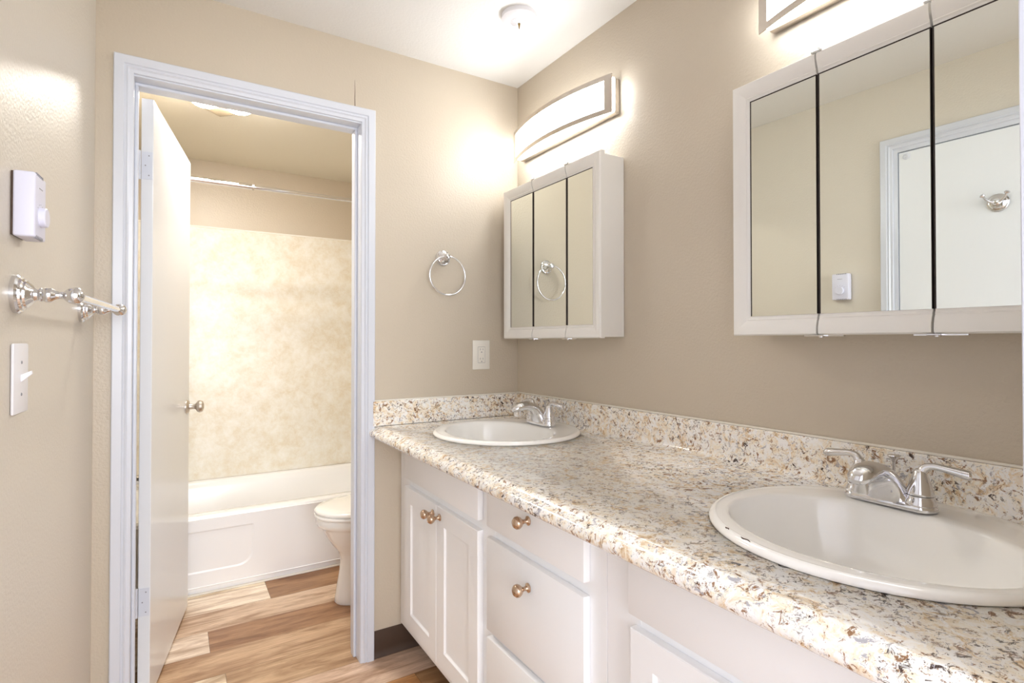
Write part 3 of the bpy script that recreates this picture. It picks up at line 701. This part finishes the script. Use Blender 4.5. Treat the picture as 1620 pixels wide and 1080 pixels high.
# robe hook on the entry door
hk = on_left('robe_hook', 'chrome double robe hook on the white entry door', 'hook', -1.268, 1.742)
b_ = nb(); lathe(b_, [(0.034, 0), (0.034, 0.004), (0.030, 0.007), (0.027, 0.0075), (0.022, 0.012), (0.012, 0.015), (0.010, 0.022), (0.012, 0.027), (0.008, 0.032), (0.001, 0.033)], (-0.0035, 0, 0), (1, 0, 0), 36); obj('rosette', b_, 'chrome', hk, ang=30)
for s in (-1, 1):
    b_ = nb(); tube(b_, smooth_path([(0.018, 0, 0), (0.028, s * 0.012, 0.000), (0.038, s * 0.026, 0.010), (0.042, s * 0.034, 0.022)], 5), 0.0042, 10)
    lathe(b_, [(0.004, -0.004), (0.0085, 0.0), (0.0095, 0.004), (0.006, 0.008), (0.001, 0.009)], (0.0425, s * 0.035, 0.024), (0.3, s * 0.5, 1), 18); obj('prong', b_, 'chrome', hk, ang=50)

# ------------------------------------------------------------------ bathtub
TY0, TY1, TX0, TX1, TZ = 0.950, 1.734, -1.524, -0.006, 0.372
def rrect(x0, x1, y0, y1, r, z, n=8):
    P = []
    for cx, cy, a0 in ((x1 - r, y1 - r, 0), (x0 + r, y1 - r, PI / 2), (x0 + r, y0 + r, PI), (x1 - r, y0 + r, 3 * PI / 2)):
        for i in range(n + 1): a = a0 + PI / 2 * i / n; P.append((cx + r * math.cos(a), cy + r * math.sin(a), z))
    return P
tub = thing('bathtub', 'white alcove bathtub with a recessed apron panel behind the toilet', 'bathtub')
b_ = nb()
loft(b_, [rrect(TX0, TX1, TY0, TY1, 0.004, 0.03), rrect(TX0, TX1, TY0, TY1, 0.004, TZ - 0.012), rrect(TX0 + 0.001, TX1 - 0.001, TY0 + 0.003, TY1, 0.005, TZ - 0.004), rrect(TX0 + 0.003, TX1 - 0.003, TY0 + 0.011, TY1 - 0.002, 0.008, TZ),
          rrect(TX0 + 0.07, TX1 - 0.09, TY0 + 0.075, TY1 - 0.045, 0.14, TZ - 0.001), rrect(TX0 + 0.08, TX1 - 0.10, TY0 + 0.086, TY1 - 0.054, 0.14, TZ - 0.008), rrect(TX0 + 0.09, TX1 - 0.12, TY0 + 0.095, TY1 - 0.062, 0.14, TZ - 0.04),
          rrect(TX0 + 0.13, TX1 - 0.22, TY0 + 0.12, TY1 - 0.09, 0.14, 0.10), rrect(TX0 + 0.17, TX1 - 0.28, TY0 + 0.16, TY1 - 0.13, 0.12, 0.065), rrect(TX0 + 0.3, TX1 - 0.4, TY0 + 0.26, TY1 - 0.24, 0.09, 0.06)])
obj('shell', b_, 'tub', tub, ang=50)
# apron relief: raised field around a shallow recessed panel with rounded lower corner
b_ = nb(); AY = TY0 - 0.0085
outer = [(TX0 + 0.001, 0.035), (TX1 - 0.001, 0.035), (TX1 - 0.001, TZ - 0.014), (TX0 + 0.001, TZ - 0.014)]
NP = 40
def inner_pts(x0, x1, z0, z1, r):
    P = []
    for cx, cz, a0 in ((x0 + r, z0 + r, PI), (x1 - r, z0 + r, 1.5 * PI), (x1 - 0.006, z1 - 0.006, 0), (x0 + 0.006, z1 - 0.006, PI / 2)):
        rr = r if cz == z0 + r else 0.006
        for i in range(10): a = a0 + PI / 2 * i / 9; P.append((cx + rr * math.cos(a), cz + rr * math.sin(a)))
    return P
ip = inner_pts(TX0 + 0.16, -0.962, 0.105, 0.303, 0.07)
ip2 = inner_pts(TX0 + 0.168, -0.972, 0.113, 0.296, 0.064)
# outer ring resampled to the same count
def square_pts(k):
    P = []
    for c in range(4):
        a, bq = outer[(c + 3) % 4 if False else c], outer[c]
        P += [outer[c]] * k
    return P
op = square_pts(10)
R = [[b_.verts.new((x, TY0 + 0.001, z)) for x, z in outer]]
va = [b_.verts.new((x, AY, z)) for x, z in outer]
vi = [b_.verts.new((x, AY, z)) for x, z in ip]; vj = [b_.verts.new((x, AY + 0.0035, z)) for x, z in ip2]
for i in range(4): b_.faces.new((R[0][i], R[0][(i + 1) % 4], va[(i + 1) % 4], va[i]))
for c in range(4):
    for i in range(9): b_.faces.new((va[c], vi[c * 10 + i], vi[c * 10 + i + 1]))
    b_.faces.new((va[c], vi[c * 10 + 9], vi[((c + 1) * 10) % 40], va[(c + 1) % 4]))
for i in range(40): b_.faces.new((vi[i], vi[(i + 1) % 40], vj[(i + 1) % 40], vj[i]))
b_.faces.new(vj)
obj('apron', b_, 'tub', tub, smooth=False)
b_ = nb(); box(b_, TX0, TX1, TY0 + 0.002, TY0 + 0.012, 0.008, 0.036); box(b_, TX0, TX1, TY0 - 0.012, TY0 - 0.004, 0.034, 0.040, 0.002, 1); obj('base_band', b_, 'tub', tub)
b_ = nb(); box(b_, TX0, TX1, TY0 - 0.012, TY0 + 0.004, 0.0, 0.009, 0.003, 2); obj('floor_caulk', b_, 'caulk', tub)

# surround panels
sr = thing('shower_surround', 'mottled cream wall panels around the bathtub', 'wall panel')
b_ = nb(); box(b_, -1.529, -0.001, BY - 0.005, BY - 0.0005, TZ + 0.001, 1.900); obj('back_panel', b_, 'surround', sr)
b_ = nb(); box(b_, -1.5295, -1.5245, TY0 - 0.02, BY - 0.006, TZ + 0.001, 1.900); obj('left_panel', b_, 'surround', sr)
b_ = nb(); box(b_, -0.0055, -0.0005, TY0 - 0.02, BY - 0.006, TZ + 0.001, 1.900); obj('right_panel', b_, 'surround', sr)
b_ = nb(); box(b_, -1.529, -0.001, BY - 0.009, BY - 0.0005, 1.900, 1.909, 0.001, 1); box(b_, -1.5295, -1.521, TY0 - 0.02, BY - 0.009, 1.900, 1.909); box(b_, -0.009, -0.0005, TY0 - 0.02, BY - 0.009, 1.900, 1.909); obj('top_trim', b_, 'caulk', sr)

# shower curtain rod
rd = thing('shower_rod', 'chrome tension shower curtain rod across the tub alcove', 'curtain rod', (0, 1.0, 1.998))
b_ = nb(); lathe(b_, [(0.0145, 0), (0.0145, 0.56)], (-1.528, 0, 0), (1, 0, 0), 24); obj('outer_tube', b_, 'chrome', rd)
b_ = nb(); lathe(b_, [(0.0115, 0), (0.0115, 0.975)], (-0.975, 0, 0), (1, 0, 0), 24); obj('inner_tube', b_, 'chrome', rd)
b_ = nb(); lathe(b_, [(0.0165, 0), (0.0165, 0.010)], (-0.973, 0, 0), (1, 0, 0), 24); obj('collar', b_, 'nickel', rd)
for x0, s in ((-1.5245, 1), (-0.0005, -1)):
    b_ = nb(); lathe(b_, [(0.03, 0), (0.03, 0.004), (0.02, 0.010), (0.0175, 0.022)], (x0, 0, 0), (s, 0, 0), 24); obj('end_flange', b_, 'chrome', rd)

# tub spout and shower arm on the left end wall
ts = thing('tub_spout', 'chrome tub spout seen in the gap behind the bathroom door', 'tub spout', (-1.524, 1.34, 0.50))
b_ = nb(); lathe(b_, [(0.028, 0), (0.026, 0.02), (0.024, 0.10), (0.020, 0.125), (0.001, 0.13)], (0, 0, 0), (1, 0, 0), 24); obj('body', b_, 'chrome', ts)
b_ = nb(); lathe(b_, [(0.014, 0), (0.013, 0.03)], (0.108, 0, -0.01), (0, 0, -1), 20); obj('outlet', b_, 'chrome', ts)
# ------------------------------------------------------------------ toilet (faces -x)
tl = thing('toilet', 'white toilet partly hidden by the doorway casing, in front of the bathtub', 'toilet', (0, 0.53, 0))
def egg(xf, xb, hw, z, n=40):
    """oval outline, pointed front at xf, blunter back at xb"""
    P = []; cx = xb - (xb - xf) * 0.40; 
    for i in range(n):
        a = 2 * PI * i / n; c, s_ = math.cos(a), math.sin(a)
        rx = (xb - cx) if c > 0 else (cx - xf)
        P.append((cx + rx * math.copysign(abs(c) ** (0.75 if c > 0 else 1.0), c), hw * math.copysign(abs(s_) ** 0.92, s_), z))
    return P
b_ = nb()
loft(b_, [egg(-0.665, -0.16, 0.112, 0.0), egg(-0.668, -0.16, 0.114, 0.006), egg(-0.664, -0.16, 0.110, 0.03), egg(-0.655, -0.16, 0.104, 0.09), egg(-0.645, -0.16, 0.100, 0.15), egg(-0.641, -0.16, 0.102, 0.20),
          egg(-0.652, -0.16, 0.118, 0.235), egg(-0.680, -0.16, 0.142, 0.27), egg(-0.705, -0.16, 0.160, 0.31), egg(-0.722, -0.16, 0.172, 0.345), egg(-0.730, -0.16, 0.178, 0.358), egg(-0.746, -0.16, 0.190, 0.366), egg(-0.750, -0.16, 0.193, 0.380), egg(-0.749, -0.16, 0.192, 0.398), egg(-0.744, -0.16, 0.187, 0.404)])
obj('bowl', b_, 'porc', tl, ang=60)
b_ = nb(); loft(b_, [egg(-0.752, -0.235, 0.190, 0.4045), egg(-0.757, -0.235, 0.194, 0.409), egg(-0.757, -0.235, 0.194, 0.418), egg(-0.753, -0.235, 0.190, 0.4225)]); obj('seat', b_, 'porc', tl, ang=60)
b_ = nb(); loft(b_, [egg(-0.750, -0.235, 0.187, 0.4235), egg(-0.756, -0.235, 0.193, 0.427), egg(-0.756, -0.235, 0.193, 0.436), egg(-0.748, -0.24, 0.187, 0.443), egg(-0.70, -0.26, 0.150, 0.448), egg(-0.6, -0.32, 0.08, 0.4495)]); obj('lid', b_, 'porc', tl, ang=60)
b_ = nb(); box(b_, -0.205, -0.012, -0.22, 0.22, 0.39, 0.735, 0.02, 3); tk = obj('tank', b_, 'porc', tl)
b_ = nb(); box(b_, -0.215, -0.008, -0.23, 0.23, 0.7355, 0.765, 0.01, 3); obj('tank_lid', b_, 'porc', tl)
b_ = nb(); lathe(b_, [(0.011, 0), (0.011, 0.008), (0.004, 0.012)], (-0.2055, 0.15, 0.68), (-1, 0, 0), 16); tube(b_, [(-0.216, 0.15, 0.68), (-0.220, 0.09, 0.672)], 0.005, 10); obj('flush_lever', b_, 'chrome', tk)

# ------------------------------------------------------------------ bathroom ceiling light (square shade set cornerwise, four lit lenses)
bl = thing('ceiling_light', 'square beige ceiling light with glowing round glass lenses inside the bathroom', 'light fixture', (-1.128, 0.640, BC), PI / 4)
hs = 0.158
b_ = nb()
def sq(h, z): return [(-h, -h, z), (h, -h, z), (h, h, z), (-h, h, z)]
loft(b_, [sq(hs * 0.80, 0), sq(hs * 0.85, -0.010), sq(hs, -0.030), sq(hs, -0.034), sq(hs * 0.93, -0.036)])
obj('shade', b_, 'beigeglass', bl, smooth=False)
for a in range(4):
    c, s_ = math.cos(a * PI / 2), math.sin(a * PI / 2)
    b_ = nb(); lathe(b_, [(0.056, 0.0), (0.053, 0.007), (0.043, 0.015), (0.026, 0.021), (0.001, 0.024)], (0.097 * c, 0.097 * s_, -0.0335), (0, 0, -1), 32); obj('lens', b_, 'lens', bl)
